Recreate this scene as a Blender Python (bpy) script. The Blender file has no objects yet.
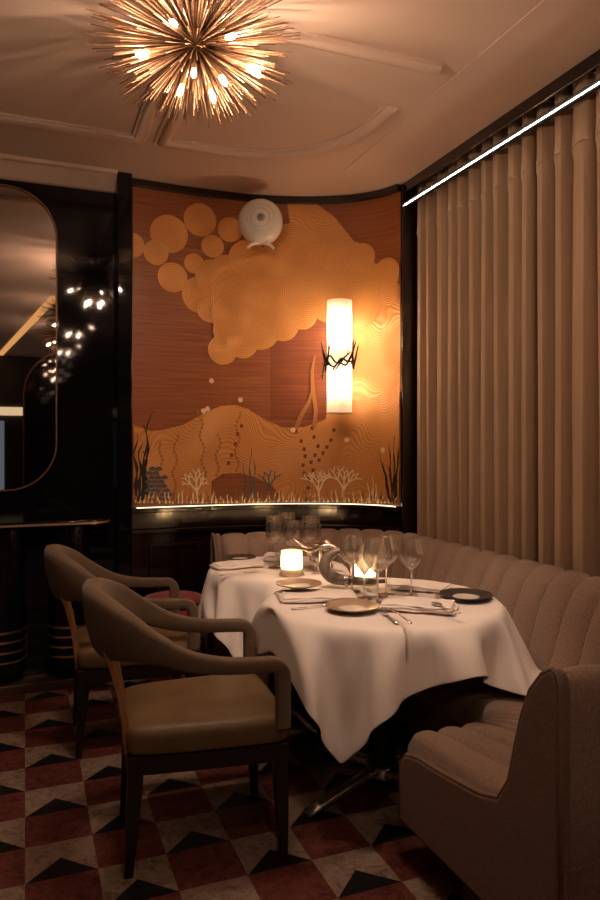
import bpy, math, random
import numpy as np
from mathutils import Vector, Matrix
random.seed(7)
PI = math.pi
C = bpy.context.scene.collection
SC = bpy.context.scene

# ------------------------------------------------------------------ camera model (also used to measure the place)
F = 700.0; HY = 443.0; CAMH = 1.35
TH = math.atan(275 / F)
FW = Vector((math.sin(TH), math.cos(TH), 0)); RT = Vector((math.cos(TH), -math.sin(TH), 0))
def P_depth(px, py, d):
    v = FW * d + RT * ((px - 300) / F * d)
    return Vector((v.x, v.y, CAMH - (py - HY) / F * d))
def P_z(px, py, z):
    return P_depth(px, py, (CAMH - z) * F / (py - HY))

# ------------------------------------------------------------------ mesh helpers
class MB:
    def __init__(s): s.v = []; s.f = []; s.uv = None
    def add(s, vs, fs):
        b = len(s.v); s.v += [tuple(p) for p in vs]; s.f += [tuple(i + b for i in f) for f in fs]; return s
    def box(s, x0, x1, y0, y1, z0, z1):
        vs = [(x, y, z) for x in (x0, x1) for y in (y0, y1) for z in (z0, z1)]
        return s.add(vs, [(0, 1, 3, 2), (4, 6, 7, 5), (0, 4, 5, 1), (2, 3, 7, 6), (0, 2, 6, 4), (1, 5, 7, 3)])
    def rings(s, rings, cap0=True, cap1=True, closed=True):
        n = len(rings[0]); vs = [p for r in rings for p in r]; fs = []
        for i in range(len(rings) - 1):
            for j in range(n if closed else n - 1):
                k = (j + 1) % n
                fs.append((i * n + j, i * n + k, (i + 1) * n + k, (i + 1) * n + j))
        if cap0: fs.append(tuple(range(n - 1, -1, -1)))
        if cap1: fs.append(tuple((len(rings) - 1) * n + j for j in range(n)))
        return s.add(vs, fs)
    def tube(s, pts, rad, n=8, flat=1.0, caps=True):
        pts = [Vector(p) for p in pts]
        if not hasattr(rad, '__len__'): rad = [rad] * len(pts)
        up = None; rs = []
        for i, p in enumerate(pts):
            t = (pts[min(i + 1, len(pts) - 1)] - pts[max(i - 1, 0)]).normalized()
            if up is None:
                a = Vector((0, 0, 1)) if abs(t.z) < .9 else Vector((1, 0, 0))
                up = (a - t * a.dot(t)).normalized()
            else:
                up = (up - t * up.dot(t)).normalized()
            sd = t.cross(up)
            rs.append([p + (up * math.sin(2 * PI * k / n) * flat + sd * math.cos(2 * PI * k / n)) * rad[i] for k in range(n)])
        return s.rings(rs, caps, caps)
    def lathe(s, prof, n=24, c=(0, 0, 0), cap0=True, cap1=True):
        rs = [[(c[0] + r * math.cos(2 * PI * k / n), c[1] + r * math.sin(2 * PI * k / n), c[2] + z) for k in range(n)] for r, z in prof]
        return s.rings(rs, cap0, cap1)
    def ell(s, c, r, n=12, m=8):
        pr = [(max(math.sin(PI * i / m), .02), -math.cos(PI * i / m)) for i in range(m + 1)]
        rs = [[(c[0] + r[0] * a * math.cos(2 * PI * k / n), c[1] + r[1] * a * math.sin(2 * PI * k / n), c[2] + r[2] * z) for k in range(n)] for a, z in pr]
        return s.rings(rs)
    def xf(s, M):
        s.v = [tuple(M @ Vector(p)) for p in s.v]; return s

def obj(name, mb, mat=None, parent=None, smooth=35, bevel=0, bseg=2, sub=0, solid=0, loc=None):
    me = bpy.data.meshes.new(name)
    me.from_pydata(mb.v, [], mb.f); me.update()
    if mb.uv is not None:
        l = me.uv_layers.new(name='UVMap')
        for i, lp in enumerate(me.loops): l.data[i].uv = mb.uv[lp.vertex_index]
    if smooth:
        for p in me.polygons: p.use_smooth = True
        if smooth < 180: me.set_sharp_from_angle(angle=math.radians(smooth))
    o = bpy.data.objects.new(name, me); C.objects.link(o)
    if mat: me.materials.append(mat)
    if parent: o.parent = parent
    if loc: o.location = loc
    if solid:
        m = o.modifiers.new('thick', 'SOLIDIFY'); m.thickness = solid; m.offset = 0
    if bevel:
        m = o.modifiers.new('bev', 'BEVEL'); m.width = bevel; m.segments = bseg; m.limit_method = 'ANGLE'; m.angle_limit = math.radians(40)
    if sub:
        m = o.modifiers.new('sub', 'SUBSURF'); m.levels = sub; m.render_levels = sub
    return o
def thing(name, label, cat, loc=(0, 0, 0), rz=0, group=None):
    o = bpy.data.objects.new(name, None); C.objects.link(o)
    o.location = loc; o.rotation_euler = (0, 0, rz); o.empty_display_size = .1
    return tag(o, label, cat, group)
def tag(o, label, cat, group=None):
    o['label'] = label; o['category'] = cat
    if group: o['group'] = group
    return o
def struct(name, mb, mat, **k):
    o = obj(name, mb, mat, **k); o['kind'] = 'structure'; return o
def copy_tree(o, parent=None):
    c = o.copy(); C.objects.link(c); c.parent = parent
    for ch in list(o.children): copy_tree(ch, c)
    return c
def smooth_path(pts, n):
    """Catmull-Rom resample"""
    pts = [Vector(p) for p in pts]; out = []
    q = [pts[0] * 2 - pts[1]] + pts + [pts[-1] * 2 - pts[-2]]
    for i in range(1, len(q) - 2):
        for k in range(n):
            t = k / n; a, b, c, d = q[i - 1:i + 3]
            out.append(.5 * ((2 * b) + (c - a) * t + (2 * a - 5 * b + 4 * c - d) * t * t + (3 * b - a - 3 * c + d) * t ** 3))
    out.append(pts[-1]); return out

# ------------------------------------------------------------------ materials
def mat(name, col, rough=.5, metal=0, spec=.5, coat=0, sheen=0, bump=None, vary=None, emis=None, coatr=.05):
    m = bpy.data.materials.new(name); m.use_nodes = True
    nt = m.node_tree; b = nt.nodes['Principled BSDF']
    b.inputs['Base Color'].default_value = (*col, 1); b.inputs['Roughness'].default_value = rough
    b.inputs['Metallic'].default_value = metal; b.inputs['Specular IOR Level'].default_value = spec
    b.inputs['Coat Weight'].default_value = coat; b.inputs['Coat Roughness'].default_value = coatr
    b.inputs['Sheen Weight'].default_value = sheen
    if emis:
        b.inputs['Emission Color'].default_value = (*emis[0], 1); b.inputs['Emission Strength'].default_value = emis[1]
    tc = nt.nodes.new('ShaderNodeTexCoord')
    if vary:   # (scale xyz, amount, second colour)
        mp = nt.nodes.new('ShaderNodeMapping'); mp.inputs['Scale'].default_value = vary[0]
        nz = nt.nodes.new('ShaderNodeTexNoise'); nz.inputs['Scale'].default_value = 1; nz.inputs['Detail'].default_value = 6
        cr = nt.nodes.new('ShaderNodeValToRGB'); cr.color_ramp.elements[0].position = .35; cr.color_ramp.elements[1].position = .68
        cr.color_ramp.elements[0].color = (*vary[1], 1); cr.color_ramp.elements[1].color = (*col, 1)
        nt.links.new(tc.outputs['Object'], mp.inputs[0]); nt.links.new(mp.outputs[0], nz.inputs['Vector'])
        nt.links.new(nz.outputs['Fac'], cr.inputs[0]); nt.links.new(cr.outputs[0], b.inputs['Base Color'])
    if bump:   # (scale, strength, distance)
        nz = nt.nodes.new('ShaderNodeTexNoise'); nz.inputs['Scale'].default_value = bump[0]; nz.inputs['Detail'].default_value = 3
        bp = nt.nodes.new('ShaderNodeBump'); bp.inputs['Strength'].default_value = bump[1]; bp.inputs['Distance'].default_value = bump[2]
        nt.links.new(tc.outputs['Object'], nz.inputs['Vector']); nt.links.new(nz.outputs['Fac'], bp.inputs['Height'])
        nt.links.new(bp.outputs[0], b.inputs['Normal'])
    return m
def emit(name, col, s):
    m = bpy.data.materials.new(name); m.use_nodes = True; nt = m.node_tree; nt.nodes.remove(nt.nodes['Principled BSDF'])
    e = nt.nodes.new('ShaderNodeEmission'); e.inputs[0].default_value = (*col, 1); e.inputs[1].default_value = s
    nt.links.new(e.outputs[0], nt.nodes['Material Output'].inputs[0]); return m
def shade_mat(name, col, clear, gloss=.04):
    """frosted glass: scatters light through, lets a little straight through"""
    m = bpy.data.materials.new(name); m.use_nodes = True; nt = m.node_tree; nt.nodes.remove(nt.nodes['Principled BSDF'])
    t = nt.nodes.new('ShaderNodeBsdfTranslucent'); t.inputs[0].default_value = (*col, 1)
    d = nt.nodes.new('ShaderNodeBsdfDiffuse'); d.inputs[0].default_value = (*col, 1)
    tr = nt.nodes.new('ShaderNodeBsdfTransparent')
    a = nt.nodes.new('ShaderNodeMixShader'); a.inputs[0].default_value = .3
    b = nt.nodes.new('ShaderNodeMixShader'); b.inputs[0].default_value = clear
    nt.links.new(t.outputs[0], a.inputs[1]); nt.links.new(d.outputs[0], a.inputs[2])
    nt.links.new(a.outputs[0], b.inputs[1]); nt.links.new(tr.outputs[0], b.inputs[2])
    nt.links.new(b.outputs[0], nt.nodes['Material Output'].inputs[0]); return m
def glass_mat(name, tint=(.995, .99, .985), ior=1.58):
    m = bpy.data.materials.new(name); m.use_nodes = True; nt = m.node_tree; nt.nodes.remove(nt.nodes['Principled BSDF'])
    g = nt.nodes.new('ShaderNodeBsdfGlass'); g.inputs['Roughness'].default_value = 0; g.inputs['IOR'].default_value = ior; g.inputs['Color'].default_value = (*tint, 1)
    tr = nt.nodes.new('ShaderNodeBsdfTransparent'); mx = nt.nodes.new('ShaderNodeMixShader'); mx.inputs[0].default_value = .25
    nt.links.new(g.outputs[0], mx.inputs[1]); nt.links.new(tr.outputs[0], mx.inputs[2])
    nt.links.new(mx.outputs[0], nt.nodes['Material Output'].inputs[0]); return m
def ring_mat(name, c1, c2, freq, rough, metal, mode='ring', bump=.35):
    """inlay carved with fine concentric (or contour) lines read from the inlay's own coordinates in metres"""
    m = bpy.data.materials.new(name); m.use_nodes = True; nt = m.node_tree; b = nt.nodes['Principled BSDF']
    N = nt.nodes.new; L = nt.links.new
    b.inputs['Roughness'].default_value = rough; b.inputs['Metallic'].default_value = metal
    uv = N('ShaderNodeUVMap'); uv.uv_map = 'UVMap'
    sp = N('ShaderNodeSeparateXYZ'); L(uv.outputs[0], sp.inputs[0])
    if mode == 'ring':
        ln = N('ShaderNodeVectorMath'); ln.operation = 'LENGTH'; L(uv.outputs[0], ln.inputs[0]); val = ln.outputs['Value']
    else:
        nz = N('ShaderNodeTexNoise'); nz.inputs['Scale'].default_value = 3.5; nz.inputs['Detail'].default_value = 0; L(uv.outputs[0], nz.inputs['Vector'])
        ml = N('ShaderNodeMath'); ml.operation = 'MULTIPLY_ADD'; ml.inputs[1].default_value = .35; L(nz.outputs['Fac'], ml.inputs[0]); L(sp.outputs[1], ml.inputs[2]); val = ml.outputs[0]
    mu = N('ShaderNodeMath'); mu.operation = 'MULTIPLY'; mu.inputs[1].default_value = freq * 2 * PI; L(val, mu.inputs[0])
    sn = N('ShaderNodeMath'); sn.operation = 'SINE'; L(mu.outputs[0], sn.inputs[0])
    mr = N('ShaderNodeMapRange'); mr.inputs[1].default_value = -1; mr.inputs[2].default_value = 1; L(sn.outputs[0], mr.inputs[0])
    tc = N('ShaderNodeTexCoord'); n2 = N('ShaderNodeTexNoise'); n2.inputs['Scale'].default_value = 4; n2.inputs['Detail'].default_value = 5; L(tc.outputs['Object'], n2.inputs['Vector'])
    mx = N('ShaderNodeMix'); mx.data_type = 'RGBA'; mx.inputs[6].default_value = (*c1, 1); mx.inputs[7].default_value = (*c2, 1)
    ad = N('ShaderNodeMath'); ad.operation = 'MULTIPLY'; L(mr.outputs[0], ad.inputs[0]); L(n2.outputs['Fac'], ad.inputs[1]); L(ad.outputs[0], mx.inputs[0])
    L(mx.outputs[2], b.inputs['Base Color'])
    bp = N('ShaderNodeBump'); bp.inputs['Strength'].default_value = bump; bp.inputs['Distance'].default_value = .003; L(mr.outputs[0], bp.inputs['Height']); L(bp.outputs[0], b.inputs['Normal'])
    return m

M = {}
M['ceiling'] = mat('ceiling paint', (.72, .54, .43), .55, spec=.25)
M['lacquer'] = mat('black lacquer', (.005, .004, .006), .04, spec=.35)
M['darkwood'] = mat('dark polished wood', (.016, .007, .006), .16, coat=.5, vary=((30, 30, 2), (.006, .003, .003)))
M['brass'] = mat('brass', (.165, .088, .047), .5, .85)
M['ringbrass'] = mat('bright brass', (.90, .64, .38), .34, 1)
M['brassdim'] = mat('aged brass', (.35, .22, .10), .38, 1)
M['steel'] = mat('polished steel', (.85, .80, .75), .28, 1)
M['matte'] = mat('matte black channel', (.006, .005, .005), .9, spec=.05)
M['gun'] = mat('black column', (.008, .007, .008), .3)
M['mirror'] = mat('mirror', (.62, .58, .56), .015, 1)
M['velvet'] = mat('olive taupe velvet', (.165, .115, .073), .72, sheen=.2, spec=.2, bump=(350, .12, .002), vary=((9, 9, 9), (.135, .094, .059)))
M['leather'] = mat('tan seat leather', (.19, .122, .058), .45, spec=.35, bump=(120, .1, .002), vary=((6, 6, 6), (.135, .086, .042)))
M['chairwood'] = mat('ebony stained wood', (.014, .008, .007), .35)
M['stile'] = mat('honey wood', (.42, .20, .08), .4, vary=((60, 60, 6), (.30, .13, .05)))
M['cloth'] = mat('white tablecloth linen', (.82, .735, .685), .85, sheen=.15, spec=.15, bump=(500, .06, .001))
M['napkin'] = mat('white napkin linen', (.84, .75, .69), .9, spec=.1, bump=(700, .1, .001))
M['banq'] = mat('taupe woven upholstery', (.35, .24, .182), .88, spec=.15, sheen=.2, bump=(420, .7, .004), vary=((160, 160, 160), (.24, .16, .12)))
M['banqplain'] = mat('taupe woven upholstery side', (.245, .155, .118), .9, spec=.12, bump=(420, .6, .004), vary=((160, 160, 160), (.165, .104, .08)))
M['piping'] = mat('taupe piping', (.19, .125, .09), .85)
M['curtain'] = mat('beige drape', (.42, .285, .185), .82, sheen=.2, spec=.15, bump=(300, .15, .001), vary=((40, 40, 1.5), (.35, .235, .15)))
M['red'] = mat('red velvet', (.26, .012, .016), .7, sheen=.4)
M['ceramic'] = mat('white ceramic', (.82, .76, .68), .22, coat=.3)
M['ceramicdim'] = mat('grey ceramic', (.30, .26, .22), .35)
M['goldrim'] = mat('bronze glazed rim', (.42, .30, .20), .3, .35)
M['darkrim'] = mat('dark glazed rim', (.05, .04, .038), .3, .1)
M['horn'] = mat('grey horn', (.34, .27, .21), .35, .25, bump=(60, .5, .004), vary=((30, 30, 30), (.15, .115, .09)))
M['silver'] = mat('silver', (.72, .66, .60), .2, 1, bump=(25, .4, .006))
M['bronze'] = mat('dark bronze', (.025, .016, .011), .4, .8)
M['glass'] = glass_mat('drinking glass')
M['crystal'] = glass_mat('crystal', (.9, .88, .85), 1.9)
M['shade'] = shade_mat('opal lamp glass', (.95, .90, .82), .50)
M['candleglass'] = shade_mat('frosted candle glass', (.95, .84, .66), .10)
M['bulb'] = emit('lamp filament', (1, .68, .47), 500)
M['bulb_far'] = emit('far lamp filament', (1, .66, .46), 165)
M['bulb_in'] = emit('inner lamp', (1, .72, .48), 115)
M['flame'] = emit('candle flame', (1, .66, .36), 170)
M['led'] = emit('white led', (1, .84, .68), 18)
M['foot'] = emit('amber led', (1, .66, .38), 2.0)
M['wood'] = mat('copper brown veneer', (.34, .115, .036), .38, .0, coat=.15, coatr=.3, vary=((3, 3, 90), (.24, .062, .018)), spec=.4)
M['woodA'] = mat('reddish brown veneer', (.27, .075, .024), .38, .0, vary=((3, 3, 90), (.19, .045, .014)), spec=.4)
M['gold'] = ring_mat('gold ring inlay', (.60, .245, .062), (.87, .405, .112), 72, .42, .15, bump=.5)
M['goldlight'] = ring_mat('gold contour inlay', (.60, .245, .062), (.87, .405, .112), 66, .42, .15, 'line', .5)
M['sand'] = ring_mat('sand contour inlay', (.58, .235, .06), (.78, .355, .10), 62, .42, .15, 'line', .4)
M['weed'] = mat('black weed inlay', (.02, .014, .012), .4)
M['blueweed'] = mat('slate blue inlay', (.12, .125, .13), .35, .3)
M['coral'] = mat('pale coral inlay', (.95, .74, .45), .4, .05)
M['brownweed'] = mat('brown weed inlay', (.40, .155, .04), .4)
M['pearl'] = mat('pearl dot inlay', (.85, .62, .38), .3)
M['wallmuted'] = mat('dim brown wall', (.05, .035, .03), .5)
M['stone'] = mat('brown plinth', (.10, .055, .038), .35)

def floor_mat():
    m = bpy.data.materials.new('chequered marble floor'); m.use_nodes = True; nt = m.node_tree; b = nt.nodes['Principled BSDF']
    N = nt.nodes.new
    def L(a, c): nt.links.new(a, c)
    def math_(op, a, c=None, d=None):
        n = N('ShaderNodeMath'); n.operation = op
        for i, x in enumerate((a, c, d)):
            if x is None: continue
            if isinstance(x, (int, float)): n.inputs[i].default_value = x
            else: L(x, n.inputs[i])
        return n.outputs[0]
    tc = N('ShaderNodeTexCoord'); sp = N('ShaderNodeSeparateXYZ'); L(tc.outputs['Object'], sp.inputs[0])
    W, T = .216, .410
    cx = math_('DIVIDE', sp.outputs[0], W); col = math_('FLOOR', cx); a = math_('FRACT', cx)
    odd = math_('FLOORED_MODULO', col, 2)
    yy = math_('ADD', math_('DIVIDE', math_('SUBTRACT', sp.outputs[1], 2.30), T), math_('MULTIPLY', odd, .5))
    f = math_('FRACT', yy)
    light = math_('LESS_THAN', f, .5)
    bb = math_('MULTIPLY', f, 2)
    tri = math_('SUBTRACT', 1, math_('ABSOLUTE', math_('SUBTRACT', math_('MULTIPLY', a, 2), 1)))
    black = math_('LESS_THAN', bb, math_('MULTIPLY', tri, .52))
    def marble(c1, c2, c3, sc):
        nz = N('ShaderNodeTexNoise'); nz.inputs['Scale'].default_value = sc; nz.inputs['Detail'].default_value = 8; nz.inputs['Roughness'].default_value = .7; nz.inputs['Distortion'].default_value = 1.2
        L(tc.outputs['Object'], nz.inputs['Vector']); cr = N('ShaderNodeValToRGB'); e = cr.color_ramp.elements
        e[0].position = .36; e[0].color = (*c1, 1); e[1].position = .62; e[1].color = (*c3, 1); k = e.new(.48); k.color = (*c2, 1)
        L(nz.outputs['Fac'], cr.inputs[0]); return cr.outputs[0]
    cl = marble((.14, .094, .074), (.265, .190, .148), (.34, .25, .20), 22)
    rd = marble((.055, .013, .011), (.125, .032, .027), (.17, .055, .044), 26)
    def mix(fac, x, y):
        n = N('ShaderNodeMix'); n.data_type = 'RGBA'; L(fac, n.inputs[0])
        for i, v in ((6, x), (7, y)):
            if isinstance(v, tuple): n.inputs[i].default_value = (*v, 1)
            else: L(v, n.inputs[i])
        return n.outputs[2]
    c = mix(light, rd, cl); c = mix(black, c, (.008, .007, .009))
    L(c, b.inputs['Base Color']); b.inputs['Roughness'].default_value = .55; b.inputs['Specular IOR Level'].default_value = .25
    return m

# ------------------------------------------------------------------ room shell
CEIL = 2.93; WX = 2.14; BY = 4.28
fm = floor_mat()
struct('floor', MB().box(-3, 2.75, -5.2, 4.5, -.1, 0), fm, smooth=0)
struct('ceiling', MB().box(-3, 2.75, -5.2, 4.5, CEIL, CEIL + .1), M['ceiling'], smooth=0)
struct('wall_back', MB().box(-3, .56, BY, BY + .1, 0, CEIL), M['lacquer'], smooth=0)
struct('wall_left', MB().box(-3.1, -3, -5.2, 4.4, 0, CEIL), M['wallmuted'], smooth=0)
struct('wall_front', MB().box(-3, 2.7, -5.3, -5.2, 0, CEIL), M['wallmuted'], smooth=0)
struct('wall_right', MB().box(2.42, 2.52, -5.2, 4.4, 0, CEIL), M['wallmuted'], smooth=0)

# curved wall in the far corner: plan polyline of the mural face
plan = smooth_path([(.60, 4.27, 0), (1.0, 4.285, 0), (1.38, 4.265, 0), (1.68, 4.185, 0), (1.93, 4.055, 0), (2.075, 3.90, 0), (2.135, 3.755, 0)], 14)
cum = [0]
for i in range(1, len(plan)): cum.append(cum[-1] + (plan[i] - plan[i - 1]).length)
ULEN = cum[-1]
def at_u(u, off=0):
    u2 = min(max(u, 0), ULEN)
    i = 0
    while i < len(cum) - 2 and cum[i + 1] < u2: i += 1
    t = (u - cum[i]) / (cum[i + 1] - cum[i])
    p = plan[i].lerp(plan[i + 1], t)
    d0 = plan[min(i + 1, len(plan) - 1)] - plan[max(i - 1, 0)]; d1 = plan[min(i + 2, len(plan) - 1)] - plan[i]
    d = d0.lerp(d1, min(max(t, 0), 1)).normalized()
    return p + Vector((d.y, -d.x, 0)) * off
def mural_uz(px, py):
    """where a sight line from the viewpoint meets the curved wall: (length along the wall, height)"""
    dr = FW + RT * ((px - 300) / F)
    for i in range(len(plan) - 1):
        a, b = plan[i], plan[i + 1]
        ca = dr.x * a.y - dr.y * a.x; cb = dr.x * b.y - dr.y * b.x
        lo = (i == 0); hi = (i == len(plan) - 2)
        if ca * cb <= 0 or (hi and ca > 0 and cb > 0) or (lo and ca < 0 and cb < 0):
            t = ca / (ca - cb)
            p = a.lerp(b, t); d = p.dot(FW)
            return cum[i] + t * (cum[i + 1] - cum[i]), CAMH - (py - HY) / F * d
    raise ValueError(px)
Z0, Z1 = .972, 2.886
def band(u0, u1, z0, z1, o0, o1, n=50):
    rs = []
    for i in range(n + 1):
        u = u0 + (u1 - u0) * i / n
        a, b = at_u(u, o0), at_u(u, o1)
        rs.append([(a.x, a.y, z0), (b.x, b.y, z0), (b.x, b.y, z1), (a.x, a.y, z1)])
    return MB().rings(rs)
struct('wall_corner', band(-.04, ULEN + .02, 0, CEIL, -.09, -.012), M['darkwood'])
struct('trim_1', band(-.02, ULEN, Z1, CEIL - .002, -.011, .03), M['darkwood'], bevel=.004)         # dark band over the mural
struct('trim_2', band(-.02, ULEN, .930, Z0 - .012, -.011, .045), M['darkwood'], bevel=.006)            # ledge under the mural
struct('trim_3', band(-.02, ULEN, .80, .83, -.011, .022), M['darkwood'], bevel=.006)
struct('trim_4', band(-.02, ULEN, .0, .12, -.011, .02), M['darkwood'], bevel=.006)
for k, (u0, u1) in enumerate(((.10, .42), (.50, .86), (.94, 1.3))):   # raised wainscot panels
    b = MB()
    for (a0, a1, z0, z1) in ((u0, u1, .715, .735), (u0, u1, .20, .22), (u0, u0 + .02, .22, .715), (u1 - .02, u1, .22, .715)):
        x = band(a0, a1, z0, z1, -.011, .006, 8); b.add(x.v, x.f)
    struct('trim_%d' % (5 + k), b, M['darkwood'], bevel=.003)
struct('trim_8', MB().box(.50, .585, 4.17, BY - .001, 0, CEIL - .001), M['lacquer'], bevel=.008)       # post beside the mural
# bulkhead over the curtain and the post at its end
struct('trim_9', MB().box(WX, WX + .012, -5.1, 3.74, CEIL - .062, CEIL - .001), M['darkwood'], bevel=.003)
struct('trim_10', MB().box(WX - .004, WX + .27, 3.735, 3.775, 0, CEIL - .001), M['darkwood'], bevel=.003)
# crown over the lacquer wall
cr = MB(); prof = [(0, 2.835), (-.02, 2.84), (-.035, 2.86), (-.10, 2.905), (-.125, 2.91), (-.13, CEIL - .001), (0, CEIL - .001)]
cr.rings([[(x, BY - .001 + y, z) for y, z in prof] for x in (-2.99, .498)])
struct('trim_11', cr, M['ceiling'], smooth=20)
struct('baseboard_back', MB().box(-2.9, .49, 4.20, BY - .001, 0, .09), M['darkwood'], bevel=.004)

# ceiling mouldings: profile swept along polylines
def moulding(path):
    path = [Vector((*p, 0)) for p in path]; b = MB(); rs = []
    pr = [(-.042, 0), (-.042, .010), (-.028, .012), (-.022, .024), (.0, .030), (.022, .024), (.028, .012), (.042, .010), (.042, 0)]
    for i, p in enumerate(path):
        a = (path[i] - path[i - 1]).normalized() if i else None
        c = (path[i + 1] - path[i]).normalized() if i < len(path) - 1 else None
        t = ((a or c) + (c or a)).normalized(); n = Vector((-t.y, t.x, 0)); k = 1 / max(.5, n.dot(Vector((-(c or a).y, (c or a).x, 0))))
        rs.append([(p.x + n.x * q * k, p.y + n.y * q * k, CEIL - h + .001) for q, h in pr])
    return b.rings(rs)
arc = [(1.60 - .62 + .62 * math.sin(t), 3.66 - .62 + .62 * math.cos(t)) for t in [PI / 2 * i / 14 for i in range(15)]]
struct('trim_12', moulding([(.67, 2.85), (.67, 3.66)] + arc + [(1.60, 2.90)]), M['ceiling'], smooth=50)
struct('trim_13', moulding([(-2.9, 3.68), (.55, 3.68), (.55, 2.85)]), M['ceiling'], smooth=50)
struct('trim_14', moulding([(.92, 2.53), (1.62, 2.53)]), M['ceiling'], smooth=50)
struct('trim_15', MB().box(1.72, WX - .001, -3, 3.7, CEIL - .004, CEIL - .001), M['ceiling'], smooth=0)

# ------------------------------------------------------------------ mural: veneer panel with inlays
mur = thing('mural', 'copper and gold marquetry mural of clouds over a sea bed on the curved wall', 'mural', at_u(ULEN / 2))
ML = Vector(mur.location)
def inlay(polys, off, uvf=None):
    """polys: polygons in (u, z). Cut finely along the wall, then laid on the curved face."""
    import bmesh
    mb = MB(); uv = []
    for k, poly in enumerate(polys):
        o = off[k] if hasattr(off, '__len__') else off
        bm = bmesh.new()
        vs = [bm.verts.new((max(p[0], .003), min(max(p[1], Z0), Z1), 0)) for p in poly]
        try: bm.faces.new(vs)
        except ValueError: continue
        us = [p[0] for p in poly]
        x = math.floor(min(us) / .05) * .05
        if max(us) - min(us) > .05:
            bmesh.ops.triangulate(bm, faces=bm.faces[:])
            while x < max(us):
                if x > min(us):
                    bmesh.ops.bisect_plane(bm, geom=bm.verts[:] + bm.edges[:] + bm.faces[:], plane_co=(x, 0, 0), plane_no=(1, 0, 0))
                x += .05
        bm.verts.ensure_lookup_table()
        vv = []; idx = {}
        for v in bm.verts:
            idx[v] = len(vv); u = min(v.co.x, ULEN - .003); z = v.co.y
            p = at_u(u, o); vv.append((p.x - ML.x, p.y - ML.y, z))
            uv.append(uvf(k, v.co.x, v.co.y) if uvf else (v.co.x, v.co.y))
        mb.add(vv, [tuple(idx[v] for v in f.verts) for f in bm.faces]); bm.free()
    mb.uv = uv
    return mb
def inl(name, polys, m, off, uvf=None):
    return obj(name, inlay(polys, off, uvf), m, mur, smooth=0)
pan = band(0, ULEN, Z0, Z1, -.010, 0, 60); pan.v = [(x - ML.x, y - ML.y, z) for x, y, z in pan.v]
obj('veneer_panel', pan, M['wood'], mur)
UV = mural_uz
def pl(pts): return [UV(*p) for p in pts]
def cz(pts): return pl([(120 + x / 2, 170 + y / 2) for x, y in pts])      # pixels of a 2x view of the sky half
def gz(pts): return pl([(120 + x / 2, 350 + y / 2) for x, y in pts])      # pixels of a 2x view of the sea-bed half
EX = 401
# broad gold ray sweeping from the top and gold field beside the lamp
inl('gold_ray_inlay', [cz([(335, 45), (395, 45), (430, 95), (490, 170), (560, 230), (561, 330), (561, 600), (400, 600), (412, 430), (425, 300), (380, 230), (345, 150)])], M['goldlight'], .0012)
# brown veneer patch behind the clouds, joined in strips
inl('dark_veneer_inlay', [cz([(300, 330), (405, 268), (425, 330), (418, 380), (412, 500), (300, 500)])], M['woodA'], .0016)
circ = [(98, 128, 38), (160, 100, 33), (72, 165, 25), (24, 150, 25), (220, 120, 25), (185, 153, 23), (105, 215, 30), (148, 187, 20), (160, 250, 37),
        (185, 215, 36), (215, 210, 40), (290, 215, 60), (345, 165, 58), (180, 278, 28), (205, 360, 30), (215, 322, 30), (245, 345, 32), (280, 320, 40),
        (325, 310, 33), (365, 290, 30), (240, 262, 62), (395, 205, 60), (455, 195, 52), (485, 175, 28), (535, 210, 34), (512, 240, 42), (540, 250, 24),
        (470, 262, 58), (425, 255, 52), (310, 265, 58), (375, 245, 55), (255, 180, 40), (225, 290, 45)]
cpoly = []; cc = []; crad = []
for (x, y, r) in circ:
    x = min(x, 560); c = UV(120 + x / 2, 170 + y / 2); e = UV(120 + x / 2, 170 + (y + r) / 2)
    R = abs(c[1] - e[1]); cc.append(c); crad.append(R)
    cpoly.append([(min(c[0] + R * math.cos(2 * PI * k / 40), ULEN - .004), c[1] + R * math.sin(2 * PI * k / 40)) for k in range(40)])
cl = inl('cloud_disc_inlay', cpoly, M['gold'], [.0022 + .00025 * k for k in range(len(cpoly))], lambda k, u, z: (u - cc[k][0], z - cc[k][1]))
# dunes
dune = [(24, 150), (60, 162), (85, 160), (125, 150), (165, 128), (200, 112), (230, 110), (255, 118), (290, 140), (325, 155), (365, 155), (405, 142), (440, 118), (480, 100), (561, 80), (561, 305), (24, 305)]
dn = gz(dune)
def edge_z(u):
    e = dn[:15]
    for a, b in zip(e, e[1:]):
        if a[0] <= u <= b[0]: return a[1] + (b[1] - a[1]) * (u - a[0]) / max(b[0] - a[0], 1e-6)
    return e[0][1] if u < e[0][0] else e[-1][1]
inl('sand_dune_inlay', [dn], M['sand'], .0115, lambda k, u, z: (u, z - edge_z(u)))
inl('rock_mound_inlay', [gz([(182, 305), (182, 262), (205, 247), (240, 246), (275, 256), (305, 272), (318, 288), (312, 305)])], M['wood'], .0122)
def ribbon(pts, w):
    """leaf-like strip in (u, z) from pixel points and pixel half widths"""
    c = [Vector((*UV(*p), 0)) for p in pts]; l = []; r = []
    for i, p in enumerate(c):
        t = (c[min(i + 1, len(c) - 1)] - c[max(i - 1, 0)]).normalized(); n = Vector((-t.y, t.x, 0)) * (w[i] * 4.4 / F)
        l.append((p.x + n.x, p.y + n.y)); r.append((p.x - n.x, p.y - n.y))
    return l + r[::-1]
def weed(x, yb, h, sway, w, n=9, lean=0):
    ph = random.uniform(0, 6)
    return ribbon([(x + lean * i / n + sway * math.sin(ph + i * 1.1) * (i / n), yb - h * i / n) for i in range(n + 1)], [w * (1 - .85 * i / n) * (1 + .5 * math.sin(ph + i * 1.9)) for i in range(n + 1)])
YB = 503
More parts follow.
